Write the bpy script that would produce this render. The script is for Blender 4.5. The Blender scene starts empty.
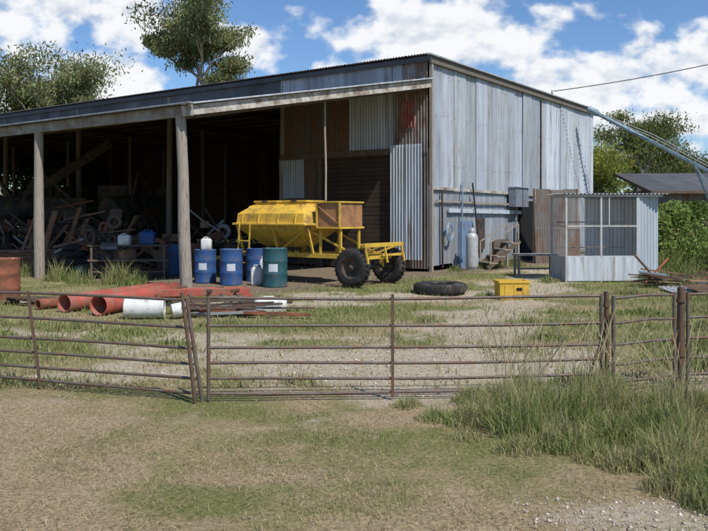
import bpy, math, random
import numpy as np
from mathutils import Vector, Matrix, Euler
random.seed(7); R=np.random.RandomState(11)
scene=bpy.context.scene
COL=scene.collection

# ------------------------------------------------------------------ materials
def nn(nt,t,x=0,y=0):
    n=nt.nodes.new(t); n.location=(x,y); return n
def material(name,color,rough=.7,metal=0.0,var=.25,nscale=6,rust=None,rust_amt=0.0,rust_scale=2.5,
             stretch=(1,1,1),bump=.0,bscale=40,spec=.3):
    m=bpy.data.materials.new(name); m.use_nodes=True; nt=m.node_tree; nt.nodes.clear()
    L=nt.links.new
    out=nn(nt,'ShaderNodeOutputMaterial'); b=nn(nt,'ShaderNodeBsdfPrincipled')
    b.inputs['Roughness'].default_value=rough; b.inputs['Metallic'].default_value=metal
    b.inputs['Specular IOR Level'].default_value=spec
    tc=nn(nt,'ShaderNodeTexCoord'); mp=nn(nt,'ShaderNodeMapping'); mp.inputs['Scale'].default_value=stretch
    L(tc.outputs['Object'],mp.inputs['Vector'])
    at=nn(nt,'ShaderNodeAttribute'); at.attribute_name='Col'
    no=nn(nt,'ShaderNodeTexNoise'); no.inputs['Scale'].default_value=nscale; no.inputs['Detail'].default_value=4
    no.inputs['Roughness'].default_value=.65
    L(mp.outputs[0],no.inputs['Vector'])
    mr=nn(nt,'ShaderNodeMapRange'); mr.inputs[1].default_value=.25; mr.inputs[2].default_value=.75
    mr.inputs[3].default_value=1-var; mr.inputs[4].default_value=1+var
    L(no.outputs['Fac'],mr.inputs[0])
    base=nn(nt,'ShaderNodeVectorMath'); base.operation='SCALE'; base.inputs[0].default_value=color[:3]
    L(mr.outputs[0],base.inputs['Scale'])
    mul=nn(nt,'ShaderNodeVectorMath'); mul.operation='MULTIPLY'
    L(base.outputs[0],mul.inputs[0]); L(at.outputs['Color'],mul.inputs[1])
    last=mul.outputs[0]
    if rust:
        n2=nn(nt,'ShaderNodeTexNoise'); n2.inputs['Scale'].default_value=rust_scale; n2.inputs['Detail'].default_value=6
        n2.inputs['Roughness'].default_value=.72
        L(mp.outputs[0],n2.inputs['Vector'])
        r2=nn(nt,'ShaderNodeMapRange'); c=.66-.3*rust_amt
        r2.inputs[1].default_value=c-.06; r2.inputs[2].default_value=c+.1
        L(n2.outputs['Fac'],r2.inputs[0])
        mx=nn(nt,'ShaderNodeMix'); mx.data_type='RGBA'
        L(r2.outputs[0],mx.inputs[0]); L(last,mx.inputs[6]); mx.inputs[7].default_value=(*rust,1)
        last=mx.outputs[2]
    L(last,b.inputs['Base Color'])
    if bump>0:
        n3=nn(nt,'ShaderNodeTexNoise'); n3.inputs['Scale'].default_value=bscale; n3.inputs['Detail'].default_value=3
        L(mp.outputs[0],n3.inputs['Vector'])
        bp=nn(nt,'ShaderNodeBump'); bp.inputs['Strength'].default_value=bump; bp.inputs['Distance'].default_value=.02
        L(n3.outputs['Fac'],bp.inputs['Height']); L(bp.outputs[0],b.inputs['Normal'])
    L(b.outputs[0],out.inputs[0])
    return m
def vcol_material(name,trans=0.0):
    m=bpy.data.materials.new(name); m.use_nodes=True; nt=m.node_tree; nt.nodes.clear(); L=nt.links.new
    out=nn(nt,'ShaderNodeOutputMaterial'); d=nn(nt,'ShaderNodeBsdfDiffuse'); at=nn(nt,'ShaderNodeAttribute'); at.attribute_name='Col'
    L(at.outputs['Color'],d.inputs['Color'])
    if trans>0:
        tr=nn(nt,'ShaderNodeBsdfTranslucent'); L(at.outputs['Color'],tr.inputs['Color'])
        ms=nn(nt,'ShaderNodeMixShader'); ms.inputs[0].default_value=trans
        L(d.outputs[0],ms.inputs[1]); L(tr.outputs[0],ms.inputs[2]); L(ms.outputs[0],out.inputs[0])
    else: L(d.outputs[0],out.inputs[0])
    return m
M={}
M['galv']=material('galvanised_sheet',(.38,.40,.43),.55,.15,.30,1.6,rust=(.22,.17,.13),rust_amt=.2,rust_scale=1.9,stretch=(2.6,2.6,.22))
M['galv_old']=material('old_sheet',(.26,.24,.22),.65,.1,.3,1.5,rust=(.16,.08,.045),rust_amt=.55,rust_scale=1.2,stretch=(1.6,1.6,.5))
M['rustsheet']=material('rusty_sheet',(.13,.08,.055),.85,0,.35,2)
M['roofdark']=material('roof_sheet',(.16,.16,.165),.6,.1,.3,1)
M['timber']=material('weathered_timber',(.33,.29,.24),.9,0,.4,4,stretch=(4,4,.4),bump=.6,bscale=25,rust=(.14,.11,.085),rust_amt=.35,rust_scale=4)
M['timber_pale']=material('painted_timber',(.46,.43,.38),.85,0,.3,3,rust=(.2,.155,.115),rust_amt=.55,stretch=(1,1,1),bump=.3)
M['timber_dark']=material('dark_timber',(.12,.09,.065),.9,0,.35,4,bump=.4)
M['timber_brown']=material('brown_timber',(.27,.155,.095),.9,0,.4,4,bump=.4)
M['yellow']=material('yellow_paint',(.60,.38,.055),.7,0,.22,2.2,rust=(.30,.18,.06),rust_amt=.3,rust_scale=2.4,spec=.2)
M['orange_rust']=material('orange_rust',(.36,.2,.09),.8,0,.3,5,rust=(.2,.1,.05),rust_amt=.6)
M['blue']=material('blue_drum_paint',(.03,.085,.23),.55,0,.25,4,rust=(.11,.1,.1),rust_amt=.3,rust_scale=5)
M['teal']=material('teal_drum_paint',(.02,.085,.10),.55,0,.25,4,rust=(.1,.09,.08),rust_amt=.3,rust_scale=5)
M['red']=material('faded_red_paint',(.38,.08,.055),.65,0,.3,4,rust=(.26,.13,.085),rust_amt=.5,rust_scale=3)
M['redrust']=material('rusty_drum',(.27,.09,.05),.8,0,.3,5,rust=(.14,.065,.035),rust_amt=.55,rust_scale=4)
M['white']=material('white_plastic',(.6,.6,.57),.5,0,.15,5,rust=(.34,.29,.23),rust_amt=.35,rust_scale=5)
M['label']=material('paper_label',(.5,.53,.56),.6,0,.4,30)
M['rubber']=material('tyre_rubber',(.03,.028,.027),.85,0,.3,8,rust=(.12,.1,.08),rust_amt=.2)
M['steel']=material('rusted_steel',(.11,.08,.062),.7,.2,.35,12,rust=(.17,.085,.045),rust_amt=.45,rust_scale=9)
M['gatesteel']=material('gate_steel',(.14,.12,.105),.6,.3,.35,10,rust=(.16,.085,.055),rust_amt=.45,rust_scale=7)
M['darkmetal']=material('dark_machinery',(.055,.048,.042),.7,.1,.4,5,rust=(.14,.075,.045),rust_amt=.4)
M['grey']=material('grey_metal',(.3,.31,.32),.5,.2,.2,6,rust=(.2,.13,.09),rust_amt=.2)
M['bluegrey']=material('blue_grey_paint',(.22,.3,.37),.5,.1,.2,6,rust=(.2,.14,.1),rust_amt=.2)
M['hole']=material('dark_opening',(.01,.01,.01),.9)
M['bark']=material('tree_bark',(.36,.32,.27),.9,0,.35,3,stretch=(2,2,.5))
M['leaf']=vcol_material('leaves',.35)
M['grass']=vcol_material('grass_blade',.35)
M['stone']=vcol_material('pebbles')

# ------------------------------------------------------------------ mesh builder
class MB:
    def __init__(s): s.v=[];s.f=[];s.m=[];s.sm=[];s.c=[];s.mats=[]
    def _mi(s,mat):
        if mat not in s.mats: s.mats.append(mat)
        return s.mats.index(mat)
    def add(s,vs,fs,mat,smooth=False,col=(1,1,1)):
        o=len(s.v); s.v+= [tuple(v) for v in vs]; s.c+=[(*col,1)]*len(vs); i=s._mi(mat)
        for f in fs: s.f.append([o+k for k in f]); s.m.append(i); s.sm.append(smooth)
    def box(s,c,size,mat,rot=(0,0,0),col=(1,1,1)):
        x,y,z=[k/2 for k in size]; E=Euler(rot).to_matrix(); c=Vector(c)
        vs=[c+E@Vector((a*x,b*y,d*z)) for a in(-1,1) for b in(-1,1) for d in(-1,1)]
        s.add(vs,[(0,1,3,2),(4,6,7,5),(0,4,5,1),(2,3,7,6),(0,2,6,4),(1,5,7,3)],mat,False,col)
    def beam(s,p0,p1,w,h,mat,col=(1,1,1)):
        p0=Vector(p0);p1=Vector(p1);d=(p1-p0).normalized()
        up=Vector((0,0,1)) if abs(d.z)<.95 else Vector((0,1,0))
        a=d.cross(up).normalized(); b=a.cross(d).normalized()
        vs=[p+a*(i*w/2)+b*(j*h/2) for p in(p0,p1) for i in(-1,1) for j in(-1,1)]
        s.add(vs,[(0,1,3,2),(4,6,7,5),(0,4,5,1),(2,3,7,6),(0,2,6,4),(1,5,7,3)],mat,False,col)
    def tube(s,pts,rs,mat,n=10,caps=True,col=(1,1,1)):
        pts=[Vector(p) for p in pts]
        if not hasattr(rs,'__len__'): rs=[rs]*len(pts)
        vs=[];fs=[];prev=None
        for i,p in enumerate(pts):
            d=(pts[min(i+1,len(pts)-1)]-pts[max(i-1,0)]).normalized()
            if prev is None:
                up=Vector((0,0,1)) if abs(d.z)<.9 else Vector((1,0,0)); a=d.cross(up).normalized()
            else: a=(prev-d*prev.dot(d)).normalized()
            prev=a; b=d.cross(a)
            for k in range(n):
                t=2*math.pi*k/n; vs.append(p+(a*math.cos(t)+b*math.sin(t))*rs[i])
        for i in range(len(pts)-1):
            for k in range(n):
                fs.append((i*n+k,i*n+(k+1)%n,(i+1)*n+(k+1)%n,(i+1)*n+k))
        s.add(vs,fs,mat,True,col)
        if caps:
            s.add(vs[:n],[tuple(range(n))[::-1]],mat,False,col); s.add(vs[-n:],[tuple(range(n))],mat,False,col)
    def lathe(s,prof,c,axis,mat,n=28,col=(1,1,1),smooth=True):
        axis=Vector(axis).normalized(); c=Vector(c)
        up=Vector((0,0,1)) if abs(axis.z)<.9 else Vector((1,0,0))
        a=axis.cross(up).normalized(); b=axis.cross(a); vs=[];fs=[]
        for r,z in prof:
            for k in range(n):
                t=2*math.pi*k/n; vs.append(c+axis*z+(a*math.cos(t)+b*math.sin(t))*r)
        for i in range(len(prof)-1):
            for k in range(n): fs.append((i*n+k,i*n+(k+1)%n,(i+1)*n+(k+1)%n,(i+1)*n+k))
        s.add(vs,fs,mat,smooth,col)
    def corr(s,o,a,h,nrm,width,mat,pitch=.11,amp=.018,col=(1,1,1),seg=6):
        """corrugated sheet: o origin, a unit dir across ribs, h vector up the ribs, nrm normal"""
        o=Vector(o);a=Vector(a);h=Vector(h);nrm=Vector(nrm)
        n=max(2,int(width/pitch*seg)); vs=[]
        for i in range(n+1):
            x=width*i/n; q=o+a*x+nrm*(amp*math.sin(2*math.pi*x/pitch))
            vs+= [q,q+h]
        s.add(vs,[(2*i,2*i+2,2*i+3,2*i+1) for i in range(n)],mat,True,col)
    def build(s,name,parent=None,loc=(0,0,0),rotz=0,bevel=0,rot=None):
        me=bpy.data.meshes.new(name); me.from_pydata(s.v,[],s.f); me.update()
        for m in s.mats: me.materials.append(m)
        me.polygons.foreach_set('material_index',s.m); me.polygons.foreach_set('use_smooth',s.sm)
        ca=me.color_attributes.new('Col','FLOAT_COLOR','POINT')
        ca.data.foreach_set('color',np.array(s.c,dtype=np.float32).ravel())
        ob=bpy.data.objects.new(name,me); COL.objects.link(ob)
        ob.location=loc; ob.rotation_euler=rot if rot else (0,0,rotz)
        if parent: ob.parent=parent
        if bevel:
            b=ob.modifiers.new('bevel','BEVEL'); b.width=bevel; b.segments=2; b.limit_method='ANGLE'; b.angle_limit=math.radians(50)
        return ob
def empty(name,loc=(0,0,0),rotz=0):
    e=bpy.data.objects.new(name,None); COL.objects.link(e); e.location=loc; e.rotation_euler=(0,0,rotz); return e
def np_mesh(name,V,faces,cols,mat,smooth=False,parent=None):
    me=bpy.data.meshes.new(name); V=np.asarray(V,dtype=np.float32)
    me.vertices.add(len(V)); me.vertices.foreach_set('co',V.ravel())
    tot=sum(f.size for f in faces); me.loops.add(tot)
    me.loops.foreach_set('vertex_index',np.concatenate([f.ravel() for f in faces]).astype(np.int32))
    st=[];o=0
    for f in faces:
        st.append(o+np.arange(len(f))*f.shape[1]); o+=f.size
    st=np.concatenate(st).astype(np.int32); me.polygons.add(len(st)); me.polygons.foreach_set('loop_start',st)
    me.update(calc_edges=True); me.validate()
    ca=me.color_attributes.new('Col','FLOAT_COLOR','POINT')
    c=np.ones((len(V),4),dtype=np.float32); c[:,:3]=cols; ca.data.foreach_set('color',c.ravel())
    if smooth: me.polygons.foreach_set('use_smooth',np.ones(len(st),dtype=bool))
    me.materials.append(mat); ob=bpy.data.objects.new(name,me); COL.objects.link(ob)
    if parent: ob.parent=parent
    return ob

# ------------------------------------------------------------------ noise (numpy)
_tab=np.random.RandomState(3).rand(256,256)
def vnoise(x,y,scale,seed=0,oct=4):
    r=0;amp=1;tot=0
    for o in range(oct):
        X=x*scale*(2**o)+seed*17.3+o*31.7; Y=y*scale*(2**o)+seed*9.1+o*11.3
        xi=np.floor(X).astype(int);yi=np.floor(Y).astype(int);fx=X-xi;fy=Y-yi
        fx=fx*fx*(3-2*fx);fy=fy*fy*(3-2*fy)
        g=lambda i,j:_tab[(xi+i)%256,(yi+j)%256]
        v=(g(0,0)*(1-fx)+g(1,0)*fx)*(1-fy)+(g(0,1)*(1-fx)+g(1,1)*fx)*fy
        r=r+v*amp;tot+=amp;amp*=.55
    return r/tot
def ss(a,b,x):
    t=np.clip((x-a)/(b-a),0,1);return t*t*(3-2*t)
# shed frame
P0=(2.34,24.3); W_=(.584,.812); U_=(-.812,.584); ROT=math.atan2(.812,.584)
def to_st(x,y):
    dx=x-P0[0];dy=y-P0[1]
    return dx*W_[0]+dy*W_[1], dx*U_[0]+dy*U_[1]
def zones(x,y):
    x=np.asarray(x,float);y=np.asarray(y,float)
    n1=vnoise(x,y,.5,1);n2=vnoise(x,y,1.6,2);n3=vnoise(x,y*2.2,.35,5);n4=vnoise(x,y*1.5,.9,14)
    d=np.sqrt(((x-.6)/3.9)**2+((y-9.2)/2.0)**2)
    g=ss(1.25,.45,d+(n2-.5)*1.9)
    tx=.9+(y-9)*.33
    g=np.maximum(g,ss(1.0,.3,np.abs(x-tx)/1.4+(n2-.5)*2.2)*(y>9)*(y<26)*.8)
    g=np.maximum(g,ss(1,.4,np.abs(y-16.7-.15*x)/1.5+(n2-.5)*1.6)*(x>-3)*(x<3.6)*.85)
    g=np.maximum(g,ss(1,.3,np.abs(y-11.2+.1*x)/.5+(n2-.5)*2.2)*(x<.5)*.7)
    g=np.maximum(g,ss(1,.4,np.sqrt(((x-1.75)/.95)**2+((y-4.55)/.36)**2)+(n2-.5)*.9)*.8)
    s,t=to_st(x,y)
    under=ss(-9.3,-8.2,s+(n2-.5)*1.2)*ss(-.9,.2,t+.9+(s*.1))*(s<15.3)
    straw=ss(.38,.62,n4*.5+n3*.5)*.88
    left=ss(.9,-1.3,(x+.75)+(y-4.5)*.5+(n2-.5)*2.8)
    straw=np.where(y<7.5,np.maximum(straw*.9,left*.95),straw*.68)
    return g,straw,under
# ------------------------------------------------------------------ ground
xs=np.concatenate([-np.geomspace(1800,22,22),np.arange(-20,20.01,.16),np.geomspace(22,1800,22)])
ys=np.concatenate([-np.geomspace(1500,4,12),np.arange(2,44,.16),np.geomspace(45,2500,26)])
XX,YY=np.meshgrid(xs,ys); nx,ny=len(xs),len(ys)
x=XX.ravel();y=YY.ravel()
g,stw,und=zones(x,y)
near=(np.abs(x)<20.5)*(y>1)*(y<44.5)
z=((vnoise(x,y,1.1,8)-.5)*.035-.004)*near
V=np.stack([x,y,z],1)
idx=np.arange(nx*ny).reshape(ny,nx)
F=np.stack([idx[:-1,:-1],idx[:-1,1:],idx[1:,1:],idx[1:,:-1]],-1).reshape(-1,4)
gm=bpy.data.materials.new('ground_mixed'); gm.use_nodes=True; nt=gm.node_tree; L=nt.links.new
b=nt.nodes['Principled BSDF']; b.inputs['Roughness'].default_value=.95; b.inputs['Specular IOR Level'].default_value=.1
at=nn(nt,'ShaderNodeAttribute');at.attribute_name='Col'; sp=nn(nt,'ShaderNodeSeparateColor'); L(at.outputs['Color'],sp.inputs[0])
tc=nn(nt,'ShaderNodeTexCoord')
def noise(scale,detail=6,rough=.65):
    n=nn(nt,'ShaderNodeTexNoise');n.inputs['Scale'].default_value=scale;n.inputs['Detail'].default_value=detail
    n.inputs['Roughness'].default_value=rough; L(tc.outputs['Object'],n.inputs['Vector']);return n.outputs['Fac']
def ramp(fac,stops):
    r=nn(nt,'ShaderNodeValToRGB');e=r.color_ramp.elements
    while len(e)<len(stops): e.new(.5)
    for k,(p,c) in enumerate(stops): e[k].position=p;e[k].color=(*c,1)
    L(fac,r.inputs[0]);return r.outputs[0]
def mix(f,a,bb):
    m=nn(nt,'ShaderNodeMix');m.data_type='RGBA';L(f,m.inputs[0]);L(a,m.inputs[6]);L(bb,m.inputs[7]);return m.outputs[2]
fine=noise(28,6,.75); mid=noise(5,5)
green=ramp(fine,[(.3,(.075,.08,.028)),(.5,(.165,.17,.06)),(.7,(.29,.27,.13))])
straw=ramp(fine,[(.3,(.15,.10,.06)),(.5,(.34,.26,.155)),(.68,(.48,.39,.25))])
vor=nn(nt,'ShaderNodeTexVoronoi');vor.inputs['Scale'].default_value=34;L(tc.outputs['Object'],vor.inputs['Vector'])
vs2=nn(nt,'ShaderNodeSeparateColor');L(vor.outputs['Color'],vs2.inputs[0])
grav=ramp(vs2.outputs[0],[(0,(.34,.295,.225)),(.5,(.48,.43,.34)),(1,(.61,.57,.48))])
dirt=ramp(fine,[(.3,(.12,.09,.06)),(.7,(.27,.21,.15))])
def edge(ch):
    a=nn(nt,'ShaderNodeMath');a.operation='ADD';L(ch,a.inputs[0])
    s_=nn(nt,'ShaderNodeMath');s_.operation='MULTIPLY_ADD';L(mid,s_.inputs[0]);s_.inputs[1].default_value=1.1;s_.inputs[2].default_value=-.55
    L(s_.outputs[0],a.inputs[1])
    m=nn(nt,'ShaderNodeMapRange');m.inputs[1].default_value=.2;m.inputs[2].default_value=.8;L(a.outputs[0],m.inputs[0]);return m.outputs[0]
c=mix(edge(sp.outputs[1]),green,straw); c=mix(edge(sp.outputs[0]),c,mix(mid,grav,straw)); c=mix(edge(sp.outputs[2]),c,dirt)
L(c,b.inputs['Base Color'])
bp=nn(nt,'ShaderNodeBump');bp.inputs['Strength'].default_value=.8;bp.inputs['Distance'].default_value=.03
L(fine,bp.inputs['Height']);L(bp.outputs[0],b.inputs['Normal'])
ground=np_mesh('ground',V,[F],np.stack([g,stw,und],1),gm,True)

# ------------------------------------------------------------------ grass
def blades(name,X,Y,H,Wd,lean,colr,mat,flat=0.0):
    N=len(X); az=R.rand(N)*6.283; la=R.rand(N)*6.283
    B=np.stack([X,Y,np.zeros(N)+(flat if flat else -.005)],1)
    S=np.stack([np.cos(az),np.sin(az),np.zeros(N)],1)*(Wd/2)[:,None]
    Lv=np.stack([np.cos(la),np.sin(la),np.zeros(N)],1)*(lean*H)[:,None]
    up=np.zeros((N,3)); up[:,2]=H*np.sqrt(np.clip(1-lean**2*.9,.02,1))
    m=B+up*.6+Lv*.35; t=B+up+Lv
    V=np.stack([B-S,B+S,m+S*.75,m-S*.75,t],1).reshape(-1,3)
    o=np.arange(N)*5
    q=np.stack([o,o+1,o+2,o+3],1); tr=np.stack([o+3,o+2,o+4],1)
    cc=np.repeat(colr,5,axis=0)
    return np_mesh(name,V,[q,tr],cc,mat)
def mixcol(N,a,b_,f):
    f=np.clip(f,0,1)[:,None]; c=np.array(a)*(1-f)+np.array(b_)*f
    return c*(.7+.6*R.rand(N))[:,None]
GREEN=(.19,.235,.065); STRAW=(.50,.41,.25)
def field(name,n,y0,y1,hmin,hmax,w,strawbias=0):
    Y=y0+(y1-y0)*R.rand(n)**1.3; X=(R.rand(n)*2-1)*(Y*.52+1.2)
    g,s_,u=zones(X,Y); clump=vnoise(X,Y,2.5,12)
    S,T=to_st(X,Y); inside=(S>-8.4)*(T>0)
    keep=R.rand(n)<(1-g*.9)*(1-.96*inside)*(.25+1.1*ss(.35,.65,clump))
    keep&=~((S>-.2)*(T>-.3)*(S<15.6)); X=X[keep];Y=Y[keep];s_=s_[keep];N=len(X);cl=clump[keep]
    H=(hmin+(hmax-hmin)*R.rand(N)**2)*(.5+cl)*(1-.45*s_)
    return blades(name,X,Y,H,w*(.6+.8*R.rand(N)),.2+.6*R.rand(N),mixcol(N,GREEN,STRAW,s_*.75+R.rand(N)*.5-.08+strawbias),M['grass'])
field('grass',90000,3.6,9,.015,.06,.005,.05)
field('yard_grass',105000,8,27,.04,.14,.013,.03)
n=58000; Y=3.6+(8.2-3.6)*R.rand(n); X=(R.rand(n)*2-1)*(Y*.52+1)
g,s_,u=zones(X,Y); k=R.rand(n)<(.18+.82*s_)*(1-.6*g)*(.35+ss(.4,.6,vnoise(X,Y,3,21))); X=X[k];Y=Y[k];N=len(X)
blades('cut_grass',X,Y,.02+.06*R.rand(N),.0025+.003*R.rand(N),np.full(N,.97)+.04*R.rand(N),mixcol(N,(.52,.43,.28),(.24,.145,.08),R.rand(N)**1.3),M['grass'],flat=.012)
def clumps(name,cs,per,hm,w=.008,col=GREEN,col2=STRAW,sf=.35):
    Xs=[];Ys=[];Hs=[]
    for (cx,cy,r,h) in cs:
        k=int(per*r*r*3.1)+20; a=R.rand(k)*6.283; rr=r*R.rand(k)**.6
        Xs.append(cx+np.cos(a)*rr);Ys.append(cy+np.sin(a)*rr*.8);Hs.append(h*(1-.7*(rr/r)**2)*(.35+.65*R.rand(k)))
    X=np.concatenate(Xs);Y=np.concatenate(Ys);H=np.concatenate(Hs)*hm;N=len(X)
    dry=ss(.4,.65,vnoise(X,Y,2.2,33))*.3
    return blades(name,X,Y,H,w*(.6+.8*R.rand(N)),.15+.75*R.rand(N)**1.3,mixcol(N,col,col2,dry+R.rand(N)*sf*1.6-.05),M['grass'])
cs=[(1.42,6.35,.34,.52),(1.05,6.6,.28,.34),(1.8,6.6,.35,.55),(2.25,6.9,.4,.5),(1.35,7.0,.3,.45),(1.62,5.95,.28,.36),(2.1,6.15,.28,.36),(.72,6.75,.2,.2),
    (2.55,6.3,.3,.45),(2.45,4.95,.3,.5),(2.75,5.3,.3,.55),(2.95,5.0,.35,.6),(3.05,5.9,.4,.5),(2.9,6.9,.4,.5),(3.5,6.7,.5,.55),(3.5,5.4,.5,.6),(1.65,7.4,.3,.42),(1.15,7.35,.22,.3),(.5,7.2,.18,.16),(2.4,7.5,.3,.5),(4.2,7.2,.6,.6),
    (1.25,5.85,.2,.2),(.9,6.2,.16,.14),(2.25,5.45,.3,.44),(2.1,5.0,.22,.34),(2.2,4.72,.2,.32),(1.95,5.45,.2,.24),(2.5,5.75,.3,.46),(1.8,5.65,.2,.2)]
clumps('tall_grass',cs,3900,1.0,.0075,(.20,.27,.07),STRAW,.40)
def stalks(name,cs,n,h0,h1):
    mb=MB()
    for i in range(n):
        cx,cy,r,_=random.choice(cs); a=random.random()*6.28; rr=r*random.random()
        p=Vector((cx+math.cos(a)*rr,cy+math.sin(a)*rr,0)); h=random.uniform(h0,h1); d=Vector((random.gauss(0,.16),random.gauss(0,.1),0))
        c=random.uniform(.7,1.2)
        mb.tube([p,p+d*h*.4+Vector((0,0,h*.6)),p+d*h+Vector((0,0,h*.82)),p+d*h*1.5+Vector((0,0,h))],[.0018,.0015,.0042,.001],M['grass'],n=4,caps=False,col=(.55*c,.48*c,.28*c))
    mb.build(name)
stalks('seed_stalks',[c for c in cs if c[1]>5.9 and c[3]>.4],230,.5,.95)
weeds=[(-8.0,21,.5,.8),(-7.2,20.3,.4,.6),(-6.2,20.2,.5,.9),(-5.6,19.6,.4,.6),(-9.6,22.5,.5,.7),(4.6,26.2,.5,.5),(5.6,27.2,.5,.5),(3.2,24.6,.3,.35),
   (8.2,22,.7,.9),(9.3,22.5,.9,1.1),(7.9,20.6,.4,.5),(10.4,23,.9,1.2),(8.6,19.3,.5,.4),(5.2,20.6,.3,.3),(-4.6,18.6,.3,.4),(6.3,17.6,.5,.28),(5.2,14,.5,.2),(2.3,8.2,.25,.3),(-.6,8.3,.25,.18),(-2.5,10.6,.3,.2),(1.3,13,.3,.18),(4.0,9.2,.5,.35),(4.8,10.5,.6,.3),
   (-4.4,12.2,.6,.2),(-2.2,12.6,.5,.18),(-5.6,11.4,.6,.22),(-.5,12.4,.4,.16),(2.8,11.2,.4,.2),(-1.5,16.2,.4,.2),(2.9,16.9,.3,.25),(1.2,17.9,.3,.2),
   (-3.4,11.6,.7,.16),(-6.4,12.6,.8,.2),(6.8,14.5,.8,.24),(5.8,12.2,.8,.22),(7.6,16.4,.7,.25),(-7.5,13.5,.8,.22)]
clumps('weeds',weeds,420,1.0,.018,(.16,.225,.05),STRAW,.3)
n=17000; Y=7.6+(17-7.6)*R.rand(n)**1.4; X=(R.rand(n)*2-1)*5.5; g,s_,u=zones(X,Y); k=R.rand(n)<g; X=X[k];Y=Y[k]
X=np.concatenate([X,1.0+R.rand(420)*1.5]);Y=np.concatenate([Y,4.2+R.rand(420)*.7]);N=len(X)
sz=.005+.014*R.rand(N)**3
octv=np.array([(1,0,0),(0,1,0),(-1,0,0),(0,-1,0),(0,0,.7),(0,0,-.7)]);octf=np.array([(0,1,4),(1,2,4),(2,3,4),(3,0,4),(1,0,5),(2,1,5),(3,2,5),(0,3,5)])
an=R.rand(N)*6.28;ov=octv[None]*(sz[:,None,None])*(.6+.8*R.rand(N,6,1)); ca_,sa_=np.cos(an)[:,None],np.sin(an)[:,None]
V=np.stack([ov[:,:,0]*ca_-ov[:,:,1]*sa_+X[:,None],ov[:,:,0]*sa_+ov[:,:,1]*ca_+Y[:,None],ov[:,:,2]+.004],-1).reshape(-1,3)
F=(octf[None]+(np.arange(N)*6)[:,None,None]).reshape(-1,3)
np_mesh('gravel',V,[F],np.repeat(mixcol(N,(.34,.29,.23),(.56,.51,.43),R.rand(N)),6,axis=0),M['stone'])

# ------------------------------------------------------------------ trees
def tree(name,loc,h,width,trunk_h,nleaf=9000,leaf=.22,col=(.075,.10,.035),seed=0,lean=(0,0),clump=1.0,r0=None,spread=1.0,rise=.1):
    rd=random.Random(seed); rs=np.random.RandomState(seed); mb=MB(); tips=[]
    r0=r0 or h*.017
    def br(p,d,ln,r,dep):
        pts=[p];rr=[r];q=p;dd=d
        for i in range(4):
            dd=(dd+Vector((rd.gauss(0,.15),rd.gauss(0,.15),rd.gauss(.04,.08)))).normalized()
            q=q+dd*ln/4; pts.append(q); rr.append(r*(1-.16*(i+1)))
        mb.tube(pts,rr,M['bark'],n=7 if dep<2 else 5,caps=False)
        if dep>=2: tips.append((pts[3],ln*.8))
        if dep>=3: tips.append((q,ln)); return
        k=3 if dep else 6
        for i in range(k):
            a=rd.random()*6.28; tilt=rd.uniform(.35,.9) if dep else rd.uniform(.25,.9)
            side=Vector((math.cos(a),math.sin(a),0))
            nd=(dd*math.cos(tilt)+side*math.sin(tilt)*spread+Vector((0,0,rise))).normalized()
            st=pts[rd.choice([1,2,3,4])] if i else q
            br(st,nd,ln*rd.uniform(.55,.85),r*.5,dep+1)
    top=Vector((lean[0],lean[1],trunk_h))
    mb.tube([(0,0,-.1),(top.x*.4,top.y*.4,trunk_h*.5),top],[r0*1.25,r0,r0*.85],M['bark'],n=10)
    br(top,Vector((lean[0]*.1,lean[1]*.1,1)).normalized(),(h-trunk_h)*.40,r0*.8,0)
    e=empty(name,loc)
    mb.build('trunk_and_limbs',e)
    T=np.array([list(t[0]) for t in tips]);ll=np.array([t[1] for t in tips])
    ex=(np.percentile(T[:,0],97)-np.percentile(T[:,0],3))
    k=width/(ex+1e-6)*.88; kz=h/(T[:,2].max()+.5)
    w=rs.rand(len(T))**1.5+.08; w/=w.sum(); i=rs.choice(len(T),nleaf,p=w)
    sig=(ll[i]*.30*clump)[:,None]*np.array([1,1,.7]); C=T[i]+np.clip(rs.randn(nleaf,3),-1.9,1.9)*sig
    a=rs.randn(nleaf,3);a[:,2]-=1.0;a/=np.linalg.norm(a,axis=1)[:,None]; b_=np.cross(a,rs.randn(nleaf,3));b_/=np.linalg.norm(b_,axis=1)[:,None]
    s_=(leaf*(.5+rs.rand(nleaf)))[:,None]; iv=np.array([1/k,1/k,1/kz])
    V=np.stack([C+a*s_*iv,C+b_*s_*.34*iv,C-a*s_*iv,C-b_*s_*.34*iv],1).reshape(-1,3)
    F=np.arange(nleaf*4).reshape(-1,4)
    cb=np.array(col)*(.65+.8*rs.rand(len(T)))[i][:,None]*(.7+.6*rs.rand(nleaf))[:,None]
    cb[:,0]*=(.85+.5*rs.rand(nleaf))
    np_mesh('crown_leaves',V,[F],np.repeat(cb,4,axis=0),M['leaf'],parent=e)
    e.scale=(k,k,kz)
    return e
LG=(.18,.215,.10)
tree('gum_tree',(-15.6,75,0),25,9.5,9,32000,.17,LG,seed=18,clump=1.0,spread=.75,rise=.3)
tree('gum_tree',(-31.5,68,0),17.0,10,4,22000,.16,(.18,.21,.09),seed=9,clump=1.1,spread=.8,rise=.25)
tree('gum_tree',(-23.5,66,0),16.6,8,4,18000,.16,LG,seed=12,clump=1.1,spread=.8,rise=.25)
tree('gum_tree',(-39,64,0),16,12,4,12000,.18,LG,seed=21,clump=1.1)
tree('gum_tree',(-27,80,0),14.5,10,3,14000,.18,(.17,.2,.09),seed=23,clump=1.2)
tree('gum_tree',(22.8,62,0),10.4,6.4,3,20000,.12,(.14,.175,.065),seed=31,clump=1.25,spread=.8,rise=.2)
tree('gum_tree',(18.7,52,0),7.0,5.0,1.5,16000,.10,(.22,.26,.06),seed=35,clump=1.35,spread=.8)
tree('gum_tree',(30.2,64,0),7.8,5,2,11000,.13,(.10,.125,.055),seed=40,clump=1.3)
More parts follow.
